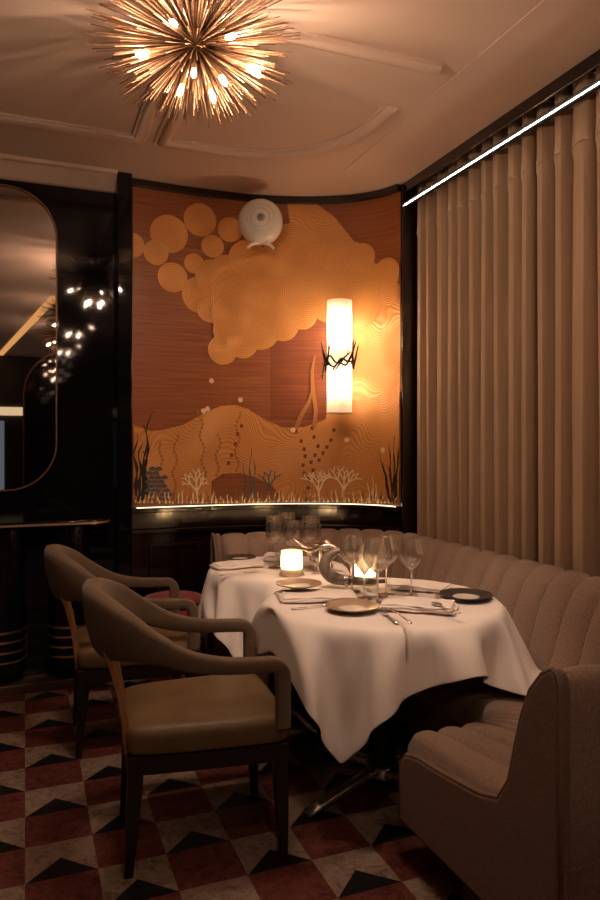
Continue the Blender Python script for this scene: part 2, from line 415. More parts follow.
for xs, lab in (((137, 141, 145, 149), 'a'),):
    for x, h, ln in ((136, 70, -1), (139, 62, 1), (143, 78, 3), (141, 92, 9), (147, 52, -3)):
        inl('seaweed_inlay', [weed(x, YB, h, 2.8, 2.0, 12, ln)], M['weed'], .0135)
for x, h, ln in ((392, 48, -11), (394, 60, -4), (395, 66, 1), (397, 50, 2), (391, 40, -6), (396, 56, 4), (397, 38, -8)):
    inl('seaweed_inlay', [weed(x, YB - 1, h, 1.0, 1.7, 9, ln)], M['weed'], .0135)
for x, h in ((244, 42), (250, 55), (254, 46)):
    inl('seaweed_inlay', [weed(x, YB, h, 1.5, 1.3, 9, 0)], M['blueweed'], .0135)
def branch(x, y, ang, ln, w, lv, out):
    x2 = x + ln * math.sin(ang); y2 = y - ln * math.cos(ang)
    out.append(ribbon([(x, y), ((x + x2) / 2 + random.uniform(-.5, .5), (y + y2) / 2), (x2, y2)], [w, w * .85, w * .7]))
    if lv:
        for k in (-1, 0, 1) if lv > 1 else (-1, 1):
            branch(x2, y2, ang + k * random.uniform(.35, .7), ln * random.uniform(.62, .85), w * .75, lv - 1, out)
for x, s, m, lv in ((197, 12, 'coral', 3), (319, 12, 'coral', 3), (343, 13.5, 'coral', 3), (270, 16, 'blueweed', 2), (158, 7, 'brownweed', 2)):
    o = []; branch(x, YB, random.uniform(-.1, .1), s, 1.35, lv, o)
    inl('coral_inlay', o, M[m], [.0138 + .00006 * i for i in range(len(o))])
o = [weed(x, YB, h, 1, 1.2, 6, ln) for x, h, ln in ((371, 22, -2), (373, 26, 1), (375, 20, 3))]
inl('pale_fern_inlay', o, M['coral'], .0138)
o = []; shell = []
for r in range(8):
    for c in range(4 - (r // 3)):
        x = 147 + c * 6.2 + (r % 2) * 3 + r * .3; y = YB - 3 - r * 4.3
        u, z = UV(x, y); shell.append([(u + .023 * math.cos(t), z + .021 * math.sin(t)) for t in [PI * k / 8 for k in range(9)]] + [(u, z - .006)])
inl('fan_plant_inlay', shell, M['blueweed'], [.0137 + .00005 * i for i in range(len(shell))])
# paler kelp ghosts, bubble trails, footprints
tr = []
for x, yb, h, ln in ((158, 492, 52, 3), (173, 492, 60, 3), (216, 475, 46, 3), (204, 480, 74, -5), (236, 470, 60, 2)):
    tr = []
    for i in range(int(h / 4)):
        u, z = UV(x + ln * i * 4 / h + 2 * math.sin(i), yb - i * 4)
        tr.append([(u + .009 * math.cos(t), z + .013 * math.sin(t)) for t in [2 * PI * k / 6 for k in range(6)]])
    inl('kelp_leaf_inlay', tr, M['brownweed'], .0130)
tr = []
for pts in ([(241, 426), (237, 434), (235, 444), (231, 455), (228, 463), (222, 476)], [(296, 431), (301, 441), (304, 449), (305, 456), (303, 465), (304, 473), (309, 480), (308, 488)],
            [(312, 428), (314, 437), (318, 446), (315, 455), (311, 462), (313, 470), (308, 476)], [(334, 430), (331, 440), (327, 447), (323, 453), (319, 460)]):
    for (x, y) in pts:
        u, z = UV(x, y); tr.append([(u - .011, z - .011), (u + .009, z - .013), (u + .012, z + .010), (u - .008, z + .012)])
for q in tr: inl('dark_bubble_inlay', [q], M['woodA'], .0130)
tr = []
for x, y in ((203, 411), (211, 381), (240, 400), (293, 430), (347, 440), (384, 450), (207, 409)):
    u, z = UV(x, y); tr.append([(u + .016 * math.cos(t), z + .016 * math.sin(t)) for t in [2 * PI * k / 12 for k in range(12)]])
for q in tr: inl('pearl_dot_inlay', [q], M['pearl'], .0135)
inl('kelp_strand_inlay', [ribbon([(314, 428), (316, 410), (313, 392), (312, 372), (315, 356)], [2.2, 2, 2.2, 1.8, .6]), ribbon([(296, 428), (302, 414), (309, 402), (313, 388)], [2.6, 2.3, 1.8, .8])], M['brownweed'], [.0130, .0133])
tr = []
for i in range(190):
    x = 134 + 266 * i / 190 + random.uniform(-1, 1); tr.append(weed(min(x, 398), YB, random.uniform(4, 14), .8, 1.0, 4, random.uniform(-3, 3)))
for k, m in enumerate(('blueweed', 'coral', 'brownweed')):
    g = inl('grass_inlay', tr[k::3], M[m], .0140 + k * .0002); g['kind'] = 'stuff'
# thin amber light line set in the ledge under the mural
ftl = band(.02, ULEN - .02, Z0 - .0115, Z0 - .0085, .020, .028, 60)
fo = obj('footlight_strip', ftl, M['foot']); tag(fo, 'thin amber light line on the ledge under the mural', 'light strip')

# ------------------------------------------------------------------ round white wall ornament
p = P_depth(260.5, 222, 4.28)
orn = thing('wall_ornament', 'round glossy white ceramic dome with a dark centre high on the mural', 'wall ornament', p)
fwd = Vector((-p.x, -p.y, 0)).normalized(); rzq = math.atan2(fwd.y, fwd.x)
orn.rotation_euler = (0, 0, rzq)
RotX = Matrix.Rotation(PI / 2, 4, 'Y')     # lathe axis -> local +X, towards the room
R0 = .137
prof = [(R0 * .55, -.10), (R0 * .85, -.075), (R0 * .97, -.04), (R0, -.005), (R0 * .985, .025), (R0 * .90, .055), (R0 * .75, .075), (R0 * .60, .083), (R0 * .585, .080), (R0 * .57, .085), (R0 * .42, .092), (R0 * .405, .088), (R0 * .39, .093), (R0 * .2, .096), (R0 * .17, .088)]
obj('dome', MB().lathe(prof, 48).xf(RotX), M['ceramic'], orn, smooth=60)
obj('centre_boss', MB().lathe([(R0 * .16, .084), (R0 * .15, .096), (R0 * .08, .098), (R0 * .06, .09), (R0 * .03, .1)], 24).xf(RotX), M['ceramicdim'], orn)
obj('wall_mount', MB().lathe([(.03, -.30), (.03, -.095)], 16).xf(RotX), M['ceramicdim'], orn)
for s in (-1, 1):
    obj('foot', MB().tube([(.0, s * .01, -.125), (.02, s * .035, -.135), (.03, s * .062, -.150), (.035, s * .083, -.172)], [.015, .013, .011, .008], 10), M['ceramic'], orn, smooth=180)

# ------------------------------------------------------------------ wall lamp
p = P_depth(339.5, 443, 4.30); lamp = thing('wall_lamp', 'tall white cylinder wall lamp ringed by dark bronze twigs', 'wall lamp', (p.x, p.y, 0))
ZB, ZT = 1.535, 2.222; RL = .077
nrm = (at_u(UV(339.5, 400)[0], .1) - at_u(UV(339.5, 400)[0], 0)).normalized()
lamp.rotation_euler = (0, 0, math.atan2(nrm.y, nrm.x))
obj('shade', MB().lathe([(RL, ZB), (RL, ZT)], 40, cap0=False, cap1=False), M['shade'], lamp, smooth=60)
obj('bottom_collar', MB().lathe([(RL - .01, ZB - .006), (RL + .001, ZB - .006), (RL + .001, ZB + .002), (RL - .01, ZB + .002)], 40), M['ceramic'], lamp)
for z, kz in ((1.72, .55), (2.05, 1)):
    b_ = obj('lamp_bulb', MB().ell((0, 0, z), (.018 * kz, .018 * kz, .06)), M['bulb_in'], lamp, smooth=180)
obj('spine', MB().tube([(-.03, 0, ZB - .004), (-.03, 0, ZT - .01)], .006), M['ceramicdim'], lamp)
obj('wall_bracket', MB().box(-.13, -RL, -.02, .02, 1.84, 1.92), M['bronze'], lamp, bevel=.004)
rr = RL + .010
def ringp(a, z, r=rr): return (r * math.cos(a), r * math.sin(a), z)
tw = MB()
z0 = 1.835
tw.tube([ringp(t, z0 + .02 * math.sin(3 * t) + .01 * math.sin(7 * t)) for t in [2 * PI * k / 48 for k in range(49)]], .0062, 6)
tw.tube([ringp(t, z0 + .012 - .026 * math.sin(3 * t + .6) + .008 * math.sin(8 * t)) for t in [2 * PI * k / 48 for k in range(49)]], .0055, 6)
for a, da, dz, l in ((-.9, .5, .12, 1), (-.5, -.6, .10, 1), (.1, .7, .06, 1), (.35, -.5, -.07, 1), (.8, .4, .11, 1), (1.2, -.3, .14, 1), (1.5, .3, .13, 1), (-1.4, .2, .10, 1), (-1.5, -.3, -.11, 1), (-1.1, .4, -.06, 1), (0, -.3, -.055, 1), (2.4, .4, .08, 1), (-2.5, .5, .09, 1)):
    pts = [ringp(a + da * t, z0 + .02 * math.sin(3 * a) + dz * t ** 1.2, rr + .025 * t) for t in (0, .33, .66, 1)]
    tw.tube(pts, [.0066, .0058, .005, .0025], 6)
    q = pts[2]; tw.tube([q, (q[0] * 1.12, q[1] * 1.12 + .01 * da, q[2] + .4 * dz + .012)], [.0038, .0018], 6)
obj('twig_ring', tw, M['bronze'], lamp, smooth=180)

# ------------------------------------------------------------------ starburst chandeliers
def bulb_dir_list(center):
    out = []
    up = Vector((0, 0, 1)); d = Vector(center).dot(FW)
    los = (Vector((0, 0, CAMH)) - Vector(center)).normalized()
    e1 = los.cross(up).normalized() * -1; e1 = RT - los * RT.dot(los); e1.normalize(); e2 = los.cross(e1); e2 = e2 if e2.z > 0 else -e2
    for px, py in ((145, 47), (173, 25), (220, 35), (240, 60), (212, 68), (187, 62), (175, 75), (202, 80)):
        a = (px - 190) / F * d; b = -(py - 40) / F * d
        r2 = .215 ** 2 - a * a - b * b
        v = e1 * a + e2 * b + los * math.sqrt(max(r2, .004)); out.append(v)
    return out
def rod_mesh(dirs):
    b = MB()
    for d, L in dirs: b.tube([d * .03, d * L], [.0019, .0016], 5)
    return b
def chandelier(loc, label, full, bm_='bulb'):
    t = thing('starburst_chandelier', label, 'chandelier', loc, 0, None)
    obj('hub', MB().ell((0, 0, 0), (.055, .055, .05), 20, 12), M['brassdim'], t, smooth=180)
    obj('ceiling_rod', MB().lathe([(.012, .03), (.012, CEIL - loc[2] - .02), (.06, CEIL - loc[2] - .019), (.06, CEIL - loc[2] - .001)], 20), M['brassdim'], t)
    dirs = []; n = 620; rnd = random.Random(11)
    for i in range(n):
        z = 1 - 2 * (i + .5) / n; a = i * 2.39996; r = math.sqrt(1 - z * z)
        d = Vector((r * math.cos(a) + rnd.uniform(-.07, .07), r * math.sin(a) + rnd.uniform(-.07, .07), z + rnd.uniform(-.07, .07))).normalized()
        L = rnd.uniform(.345, .41) * (1 - .40 * abs(d.z)) * (1 if rnd.random() > .2 else .85)
        if d.z > 0: L = min(L, (CEIL - loc[2] - .012) / max(d.z, .01))
        if d.z > .9: continue
        dirs.append((d, L))
    los = (Vector((0, 0, CAMH)) - Vector(loc)).normalized()
    dirs.sort(key=lambda q: -(q[0].dot(los)) if full else 0)
    if full:
        for d, L in dirs[:96]: obj('rod', rod_mesh([(d, L)]), M['brass'], t, smooth=60)
        rest = obj('rod_spray', rod_mesh(dirs[96:]), M['brass'], t, smooth=60); rest['kind'] = 'stuff'
    else:
        rest = obj('rod_spray', rod_mesh(dirs), M['brass'], t, smooth=60); rest['kind'] = 'stuff'
    for v in bulb_dir_list((.54, 2.43, 2.74)):
        d = v.normalized(); Mx = d.to_track_quat('Z', 'Y').to_matrix().to_4x4()
        arm = obj('bulb', MB().lathe([(.004, .0), (.006, .008), (.0082, .020), (.0082, .030), (.006, .042), (.002, .050)], 12).xf(Matrix.Translation(v) @ Mx), M[bm_], t, smooth=180)
        obj('socket', MB().lathe([(.009, -.04), (.009, .002)], 10).xf(Matrix.Translation(v) @ Mx), M['brassdim'], arm)
        obj('bulb_arm', MB().tube([d * .04, v - d * .038], .004, 6), M['brassdim'], arm)
    return t
chandelier((.556, 2.424, 2.752), 'brass starburst chandelier of thin rods with glowing bulbs on the ceiling', True)
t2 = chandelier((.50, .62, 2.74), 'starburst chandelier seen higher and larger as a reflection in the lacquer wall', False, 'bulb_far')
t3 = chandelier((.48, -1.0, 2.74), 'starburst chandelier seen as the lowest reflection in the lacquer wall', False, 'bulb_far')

# ------------------------------------------------------------------ mirror on the lacquer wall
mir = thing('wall_mirror', 'large rounded mirror with a thin brass frame on the black lacquer wall', 'mirror', (-.40, BY, 1.94))
def rrect(w, h, r, n=10):
    o = []
    for cx, cy, a0 in ((w - r, h - r, 0), (-w + r, h - r, PI / 2), (-w + r, -h + r, PI), (w - r, -h + r, 1.5 * PI)):
        o += [(cx + r * math.cos(a0 + PI / 2 * k / n), cy + r * math.sin(a0 + PI / 2 * k / n)) for k in range(n + 1)]
    return o
W_, H_ = .573, .862
o_ = rrect(W_, H_, .27); i_ = rrect(W_ - .008, H_ - .008, .262)
g = MB(); g.rings([[(x, -.004, z) for x, z in i_], [(x, -.002, z) for x, z in i_]]); obj('mirror_glass', g, M['mirror'], mir, smooth=0)
fr = MB(); n = len(o_)
fr.rings([[(o_[k][0], -.001, o_[k][1]), (o_[k][0], -.018, o_[k][1]), (i_[k][0], -.018, i_[k][1]), (i_[k][0], -.001, i_[k][1])] for k in list(range(n)) + [0]], False, False)
obj('mirror_frame', fr, M['brass'], mir, smooth=40)

# ------------------------------------------------------------------ console under the mirror
con = thing('console_cabinet', 'black lacquer console with ringed half columns under the mirror', 'cabinet', (0, 4.2, 0))
obj('carcass', MB().box(-1.4, .34, -.02, .079, .092, .885), M['lacquer'], con, bevel=.004)
def slab(x0, x1, yb, yf, z0, z1, r):
    pts = [(x0, yb), (x1, yb)] + [(x1 - r + r * math.cos(t), yf + r - r * math.sin(t)) for t in [PI / 2 * k / 10 for k in range(11)]] + [(x0, yf)]
    b = MB(); b.rings([[(x, y, z0) for x, y in pts], [(x, y, z1) for x, y in pts]]); return b
obj('ledge', slab(-1.4, .45, .079, -.17, .89, .925, .12), M['lacquer'], con, bevel=.003)
obj('ledge_edge_strip', slab(-1.4, .453, .079, -.173, .901, .913, .123), M['ringbrass'], con, smooth=40)
for x in (-.80, -.455, -.11, .235):
    c = obj('half_column', MB().lathe([(.115, .095), (.115, .885)], 40, (x, -.042, 0)), M['lacquer'], con, smooth=60)
    for z in (.335, .283, .228, .175):
        obj('ring_band', MB().lathe([(.114, z - .005), (.119, z - .005), (.119, z + .005), (.114, z + .005)], 40, (x, -.042, 0), False, False), M['ringbrass'], c, smooth=60)
obj('plinth', MB().box(-1.4, .42, -.155, -.002, 0, .05), M['stone'], con, bevel=.004)

# ------------------------------------------------------------------ curtain and its light
def curtain(y0, y1, label, seed, nf):
    rnd = random.Random(seed); b = MB(); rows = []
    ys = [y0 + (y1 - y0) * i / nf + (rnd.uniform(-.018, .018) if 0 < i < nf else 0) for i in range(nf + 1)]
    cols = []
    for i in range(nf):
        a, c = ys[i], ys[i + 1]
        dp = rnd.uniform(1.3, 1.65)
        for t, x in ((0, .060), (.06, .018), (.14, .002), (.30, .000), (.52, .008), (.74, .024), (.88, .042), (.965, .062)):
            cols.append((a + (c - a) * t, x * dp, i))
    cols.append((y1, .06, nf))
    zs = [.02, .3, .7, 1.1, 1.5, 1.9, 2.2, 2.45, 2.58, 2.62, 2.66, 2.72, 2.80, 2.915]
    for z in zs:
        row = []
        for (y, x, i) in cols:
            k = 1 + .12 * math.sin(z * 1.7 + i * 1.3)
            if 2.6 < z < 2.68: k *= .72
            if z >= 2.72: k *= .85
            sw = .006 * math.sin(z * 1.3 + i * 2.1)
            row.append((2.195 + x * k * .95, y + sw, z))
        rows.append(row)
    b.rings(rows, False, False, closed=False)
    o = obj('curtain', b, M['curtain'], None, smooth=50, solid=.004)
    tag(o, label, 'curtain', 'pleated beige drapes')
    tp = MB(); tp.rings([[(x - .004, y, z) for (x, y, _), z in zip([rows[9][j]] * 2, (2.628, 2.640))] for j in range(len(cols))], False, False, closed=False)
    obj('header_seam', tp, M['curtain'], o, smooth=60, solid=.002)
    return o
curtain(2.665, 3.725, 'pleated floor length beige drape between the dark corner post and the drape join', 3, 10)
curtain(-1.2, 2.655, 'pleated floor length beige drape running on behind the near end of the banquette', 5, 33)
ls = thing('light_strip', 'slim white light strip running along the top of the curtain', 'light strip', (2.152, 1.4, 2.80))
obj('diffuser', MB().tube([(0, -3.4, 0), (0, 2.33, 0)], .0024, 8), M['led'], ls)
obj('added_spill_shield', MB().box(-.016, .0, -3.4, 2.33, .0055, .0085), M['matte'], ls)  # added cover that keeps the strip's light off the ceiling
obj('channel', MB().box(.0045, .014, -3.4, 2.33, -.012, .018), M['matte'], ls)

# ------------------------------------------------------------------ banquette
bq = thing('banquette', 'U-shaped taupe banquette with channel tufted back wrapped around the tables', 'banquette', (0, 0, 0))
OX0 = 1.13; OXR = 2.075; OYN = 1.235; OYF = 3.865; RC = .46
IXR = 1.46; IYN = 1.95; IYF = 3.30; RI = .07
def lerp(a, b, t): return a + (b - a) * t
stat = []     # (outer, inner, phase)
def seg_line(o0, o1, i0, i1, nch, m=8):
    for c in range(nch):
        for k in range(m):
            t = (c + k / m) / nch; stat.append((o0.lerp(o1, t), i0.lerp(i1, t), k / m))
def seg_arc(oc, orad, ic, irad, a0, a1, nch, m=8):
    for c in range(nch):
        for k in range(m):
            t = (c + k / m) / nch; a = lerp(a0, a1, t); d = Vector((math.cos(a), math.sin(a), 0)); stat.append((oc + d * orad, ic + d * irad, k / m))
V = Vector
seg_line(V((OX0, OYN, 0)), V((OXR - RC, OYN, 0)), V((OX0, IYN, 0)), V((IXR - RI, IYN, 0)), 3)
seg_arc(V((OXR - RC, OYN + RC, 0)), RC, V((IXR - RI, IYN + RI, 0)), RI, -PI / 2, 0, 5)
seg_line(V((OXR, OYN + RC, 0)), V((OXR, OYF - RC, 0)), V((IXR, IYN + RI, 0)), V((IXR, IYF - RI, 0)), 12)
seg_arc(V((OXR - RC, OYF - RC, 0)), RC, V((IXR - RI, IYF - RI, 0)), RI, 0, PI / 2, 5)
seg_line(V((OXR - RC, OYF, 0)), V((1.03, OYF, 0)), V((IXR - RI, IYF, 0)), V((1.03, IYF, 0)), 4)
stat.append((V((1.03, OYF, 0)), V((1.03, IYF, 0)), 0))
def prof_mesh(prof, amp):
    """prof: (n metres in from the outer line, z, puff weight) ; n scaled by local depth beyond .26"""
    rs = []
    P = len(prof)
    for (o, i, ph) in stat:
        D = (i - o).length; dr = (i - o) / D
        row = []
        bump = (math.sin(PI * ph) ** .4) if 0 < ph < 1 else -.18
        for k, (n, z, w) in enumerate(prof):
            a = prof[max(k - 1, 0)]; c = prof[min(k + 1, P - 1)]
            t = V((c[0] - a[0], c[1] - a[1])); t.normalize(); nn = V((t.y, -t.x))   # outward for a path that runs up the rear, over the top, down the front
            q = n if n <= .26 else .26 + (n - .26) * (D - .26) / (.70 - .26)
            q -= nn.x * amp * w * bump; zz = z - nn.y * amp * w * bump
            row.append(o + dr * q + V((0, 0, zz)))
        rs.append(row)
    b = MB(); b.rings(rs, True, True, closed=True); return b
# outward normal sign: path goes rear-bottom -> top -> front, t=(0,1) going up at rear gives nn=(1,0); flip so puff points outwards
back_prof = [(.03, .36, 0), (.0, .40, 0), (.0, .60, 0), (.0, .76, 0), (.002, .806, .1), (.018, .826, .4), (.050, .812, .6), (.088, .766, .85), (.118, .69, 1), (.142, .61, 1), (.165, .52, 1), (.20, .45, .7), (.22, .37, 0)]
seat_prof = [(.08, .31, 0), (.10, .455, 0), (.19, .452, .8), (.30, .444, 1), (.45, .438, 1), (.60, .432, 1), (.665, .422, 1), (.690, .395, .6), (.70, .35, .3), (.695, .32, 0)]
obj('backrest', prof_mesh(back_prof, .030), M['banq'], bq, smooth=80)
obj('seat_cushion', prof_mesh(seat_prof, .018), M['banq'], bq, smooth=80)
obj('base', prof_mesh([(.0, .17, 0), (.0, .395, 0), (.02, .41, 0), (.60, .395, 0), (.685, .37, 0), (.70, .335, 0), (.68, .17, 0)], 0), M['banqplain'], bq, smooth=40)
obj('plinth', prof_mesh([(.12, .0, 0), (.12, .172, 0), (.40, .172, 0), (.40, .0, 0)], 0), M['gun'], bq, smooth=40)
# end panels with piped outline
ep = [(-.004, .165), (-.006, .60), (-.006, .79), (.004, .832), (.022, .842), (.054, .822), (.094, .772), (.125, .70), (.149, .615), (.172, .525), (.215, .462), (.29, .437), (.45, .415), (.60, .400), (.668, .382), (.698, .345), (.706, .30), (.70, .165)]
def end_panel(x, oy, sgn, th):
    b = MB()
    b.rings([[(x, oy + sgn * n, z) for n, z in ep], [(x + th, oy + sgn * n, z) for n, z in ep]]); return b
for (x, oy, sg, th) in ((OX0 - .035, OYN, 1, .04), (1.03 - .005, OYF, -1, -.035)):
    q = [(n * (1 if sg > 0 else (OYF - IYF) / .70), z) for n, z in ep]
    b = MB(); b.rings([[(x, oy + sg * n, z) for n, z in q], [(x + th, oy + sg * n, z) for n, z in q]])
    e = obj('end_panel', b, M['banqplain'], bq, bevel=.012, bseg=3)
    xe = x + (0 if sg > 0 else th)
    obj('piping', MB().tube([(xe + .008 * (1 if sg > 0 else -1), oy + sg * n, z) for n, z in q], .006, 6), M['piping'], e, smooth=180)

# ------------------------------------------------------------------ tables and cloths
T1 = V((1.312, 2.45, 0)); T2 = V((1.172, 3.277, 0)); TR1 = .465; TR2 = .345; TZ = .73
def table(loc, r, label, feet, off=(0, 0)):
    t = thing('pedestal_table', label, 'table', loc)
    obj('tabletop', MB().lathe([(r - .03, TZ - .03), (r - .022, TZ - .025), (r - .022, TZ - .010), (r - .032, TZ)], 64), M['darkwood'], t)
    obj('column', MB().lathe([(.06, .06), (.052, .09), (.05, .15), (.05, TZ - .036)], 32, (off[0], off[1], 0)), M['gun'], t, smooth=50)
    obj('column_collar', MB().lathe([(.066, .05), (.066, .085), (.056, .095)], 32, (off[0], off[1], 0)), M['steel'], t, smooth=50)
    for a in feet:
        d = V((math.cos(a), math.sin(a), 0)); o = V((off[0], off[1], 0)); fl = .385 if r > .4 else .26
        obj('foot', MB().tube([o + d * .03 + V((0, 0, .075)), o + d * .15 + V((0, 0, .06)), o + d * (fl - .06) + V((0, 0, .03)), o + d * fl + V((0, 0, .014))], [.034, .030, .024, .017], 12, flat=.7), M['steel'], t, smooth=180)
    return t
table(T1, TR1, 'round table with a black column and polished steel feet nearest the banquette arm', [math.radians(a) for a in (198, 288, 18, 108)])
table(T2, TR2, 'round pedestal table hidden under its cloth below the mural', [math.radians(a) for a in (200, 290, 20, 110)], (0, -.06))

def drape(c, r, side, rot, planes, seed, N=52, keep=()):
    """hanging cloth settled by relaxation over a round top; planes: (x0,x1,y0,y1,z) boxes it may lie on"""
    rng = np.random.RandomState(seed)
    g = np.linspace(-side / 2, side / 2, N); X, Y = np.meshgrid(g, g, indexing='ij')
    ca, sa = math.cos(rot), math.sin(rot)
    p = np.stack([X * ca - Y * sa + c.x, X * sa + Y * ca + c.y, np.full_like(X, TZ + .02)], -1)
    p[..., 2] += rng.uniform(-.002, .002, X.shape)
    prev = p.copy(); h = side / (N - 1)
    cons = []
    for (di, dj, k) in ((1, 0, 1.), (0, 1, 1.), (1, 1, .55), (1, -1, .55), (2, 0, .25), (0, 2, .25), (4, 0, .08), (0, 4, .08)):
        L = h * math.hypot(di, dj)
        for par in range(2):
            ii, jj = np.meshgrid(np.arange(N), np.arange(N), indexing='ij')
            ok = (ii + di < N) & (jj + dj < N) & (jj + dj >= 0)
            key = (ii // max(di, 1)) if di else (jj // dj)
            ok &= (key % 2 == par)
            a = (ii[ok] * N + jj[ok]); b = ((ii[ok] + di) * N + jj[ok] + dj)
            cons.append((a, b, L, k))
    p = p.reshape(-1, 3); prev = prev.reshape(-1, 3)
    top = TZ + .004; R = r + .006
    home = p[:, :2].copy(); mid = np.hypot(p[:, 0] - c.x, p[:, 1] - c.y) < r * .75
    for it in range(330):
        v = (p - prev) * .96; prev = p.copy()
        p = p + v; p[:, 2] -= .0011
        for s in range(7):
            for a, b, L, k in cons:
                d = p[b] - p[a]; l = np.sqrt((d * d).sum(1)) + 1e-9
                q = ((l - L) / l * .5 * k)[:, None] * d
                p[a] += q; p[b] -= q
            dx = p[:, 0] - c.x; dy = p[:, 1] - c.y; rho = np.hypot(dx, dy) + 1e-9
            p[mid, :2] = home[mid]
            on = (rho < r) & (p[:, 2] < top) & (p[:, 2] > top - .03)
            p[on, 2] = top
            sidec = (rho < R) & (p[:, 2] <= top - .03)
            f = R / rho[sidec]; p[sidec, 0] = c.x + dx[sidec] * f; p[sidec, 1] = c.y + dy[sidec] * f
            for (x0, x1, y0, y1, z) in planes:
                m_ = (p[:, 0] > x0) & (p[:, 0] < x1) & (p[:, 1] > y0) & (p[:, 1] < y1) & (p[:, 2] < z)
                p[m_, 2] = z; prev[m_, :2] = p[m_, :2]
            for (nx, ny, lim) in keep:      # neighbours the cloth hangs against
                e = p[:, 0] * nx + p[:, 1] * ny - lim - max(0, .45 * (1 - it / 200)); e = np.where((e > 0) & (p[:, 2] < TZ - .015), e, 0)
                p[:, 0] -= e * nx; p[:, 1] -= e * ny; prev[:, 0] -= e * nx; prev[:, 1] -= e * ny
        on = (np.hypot(p[:, 0] - c.x, p[:, 1] - c.y) < r * .97) & (p[:, 2] < top + .002)
        prev[on, :2] = p[on, :2] - (p[on, :2] - prev[on, :2]) * .3
    mb = MB(); fs = [(i * N + j, (i + 1) * N + j, (i + 1) * N + j + 1, i * N + j + 1) for i in range(N - 1) for j in range(N - 1)]
    mb.add([(a[0] - c.x, a[1] - c.y, a[2]) for a in p.tolist()], fs); return mb
nx, ny = ((T2 - T1).normalized()).xy
cl1 = obj('tablecloth', drape(T1, TR1, 1.255, math.radians(2.5), [(1.06, 3, 0, 2.0, .475), (1.42, 3, 0, 3.4, .475)], 1, keep=[(nx, ny, T1.x * nx + T1.y * ny + .474), (-1, 0, -.850)]), M['cloth'], None, smooth=180, solid=.002, sub=1, loc=T1)
tag(cl1, 'white square tablecloth with a pointed corner hanging over the near round table', 'tablecloth')
cl2 = obj('tablecloth', drape(T2, TR2, 1.10, math.radians(8), [(.95, 3, 3.26, 4.2, .475), (1.42, 3, 0, 4.4, .475)], 2, keep=[(-nx, -ny, -(T2.x * nx + T2.y * ny) + .354), (-1, 0, -.785), (0, 1, 3.64)]), M['cloth'], None, smooth=180, solid=.002, sub=1, loc=T2)
tag(cl2, 'white tablecloth on the farther table below the mural', 'tablecloth')

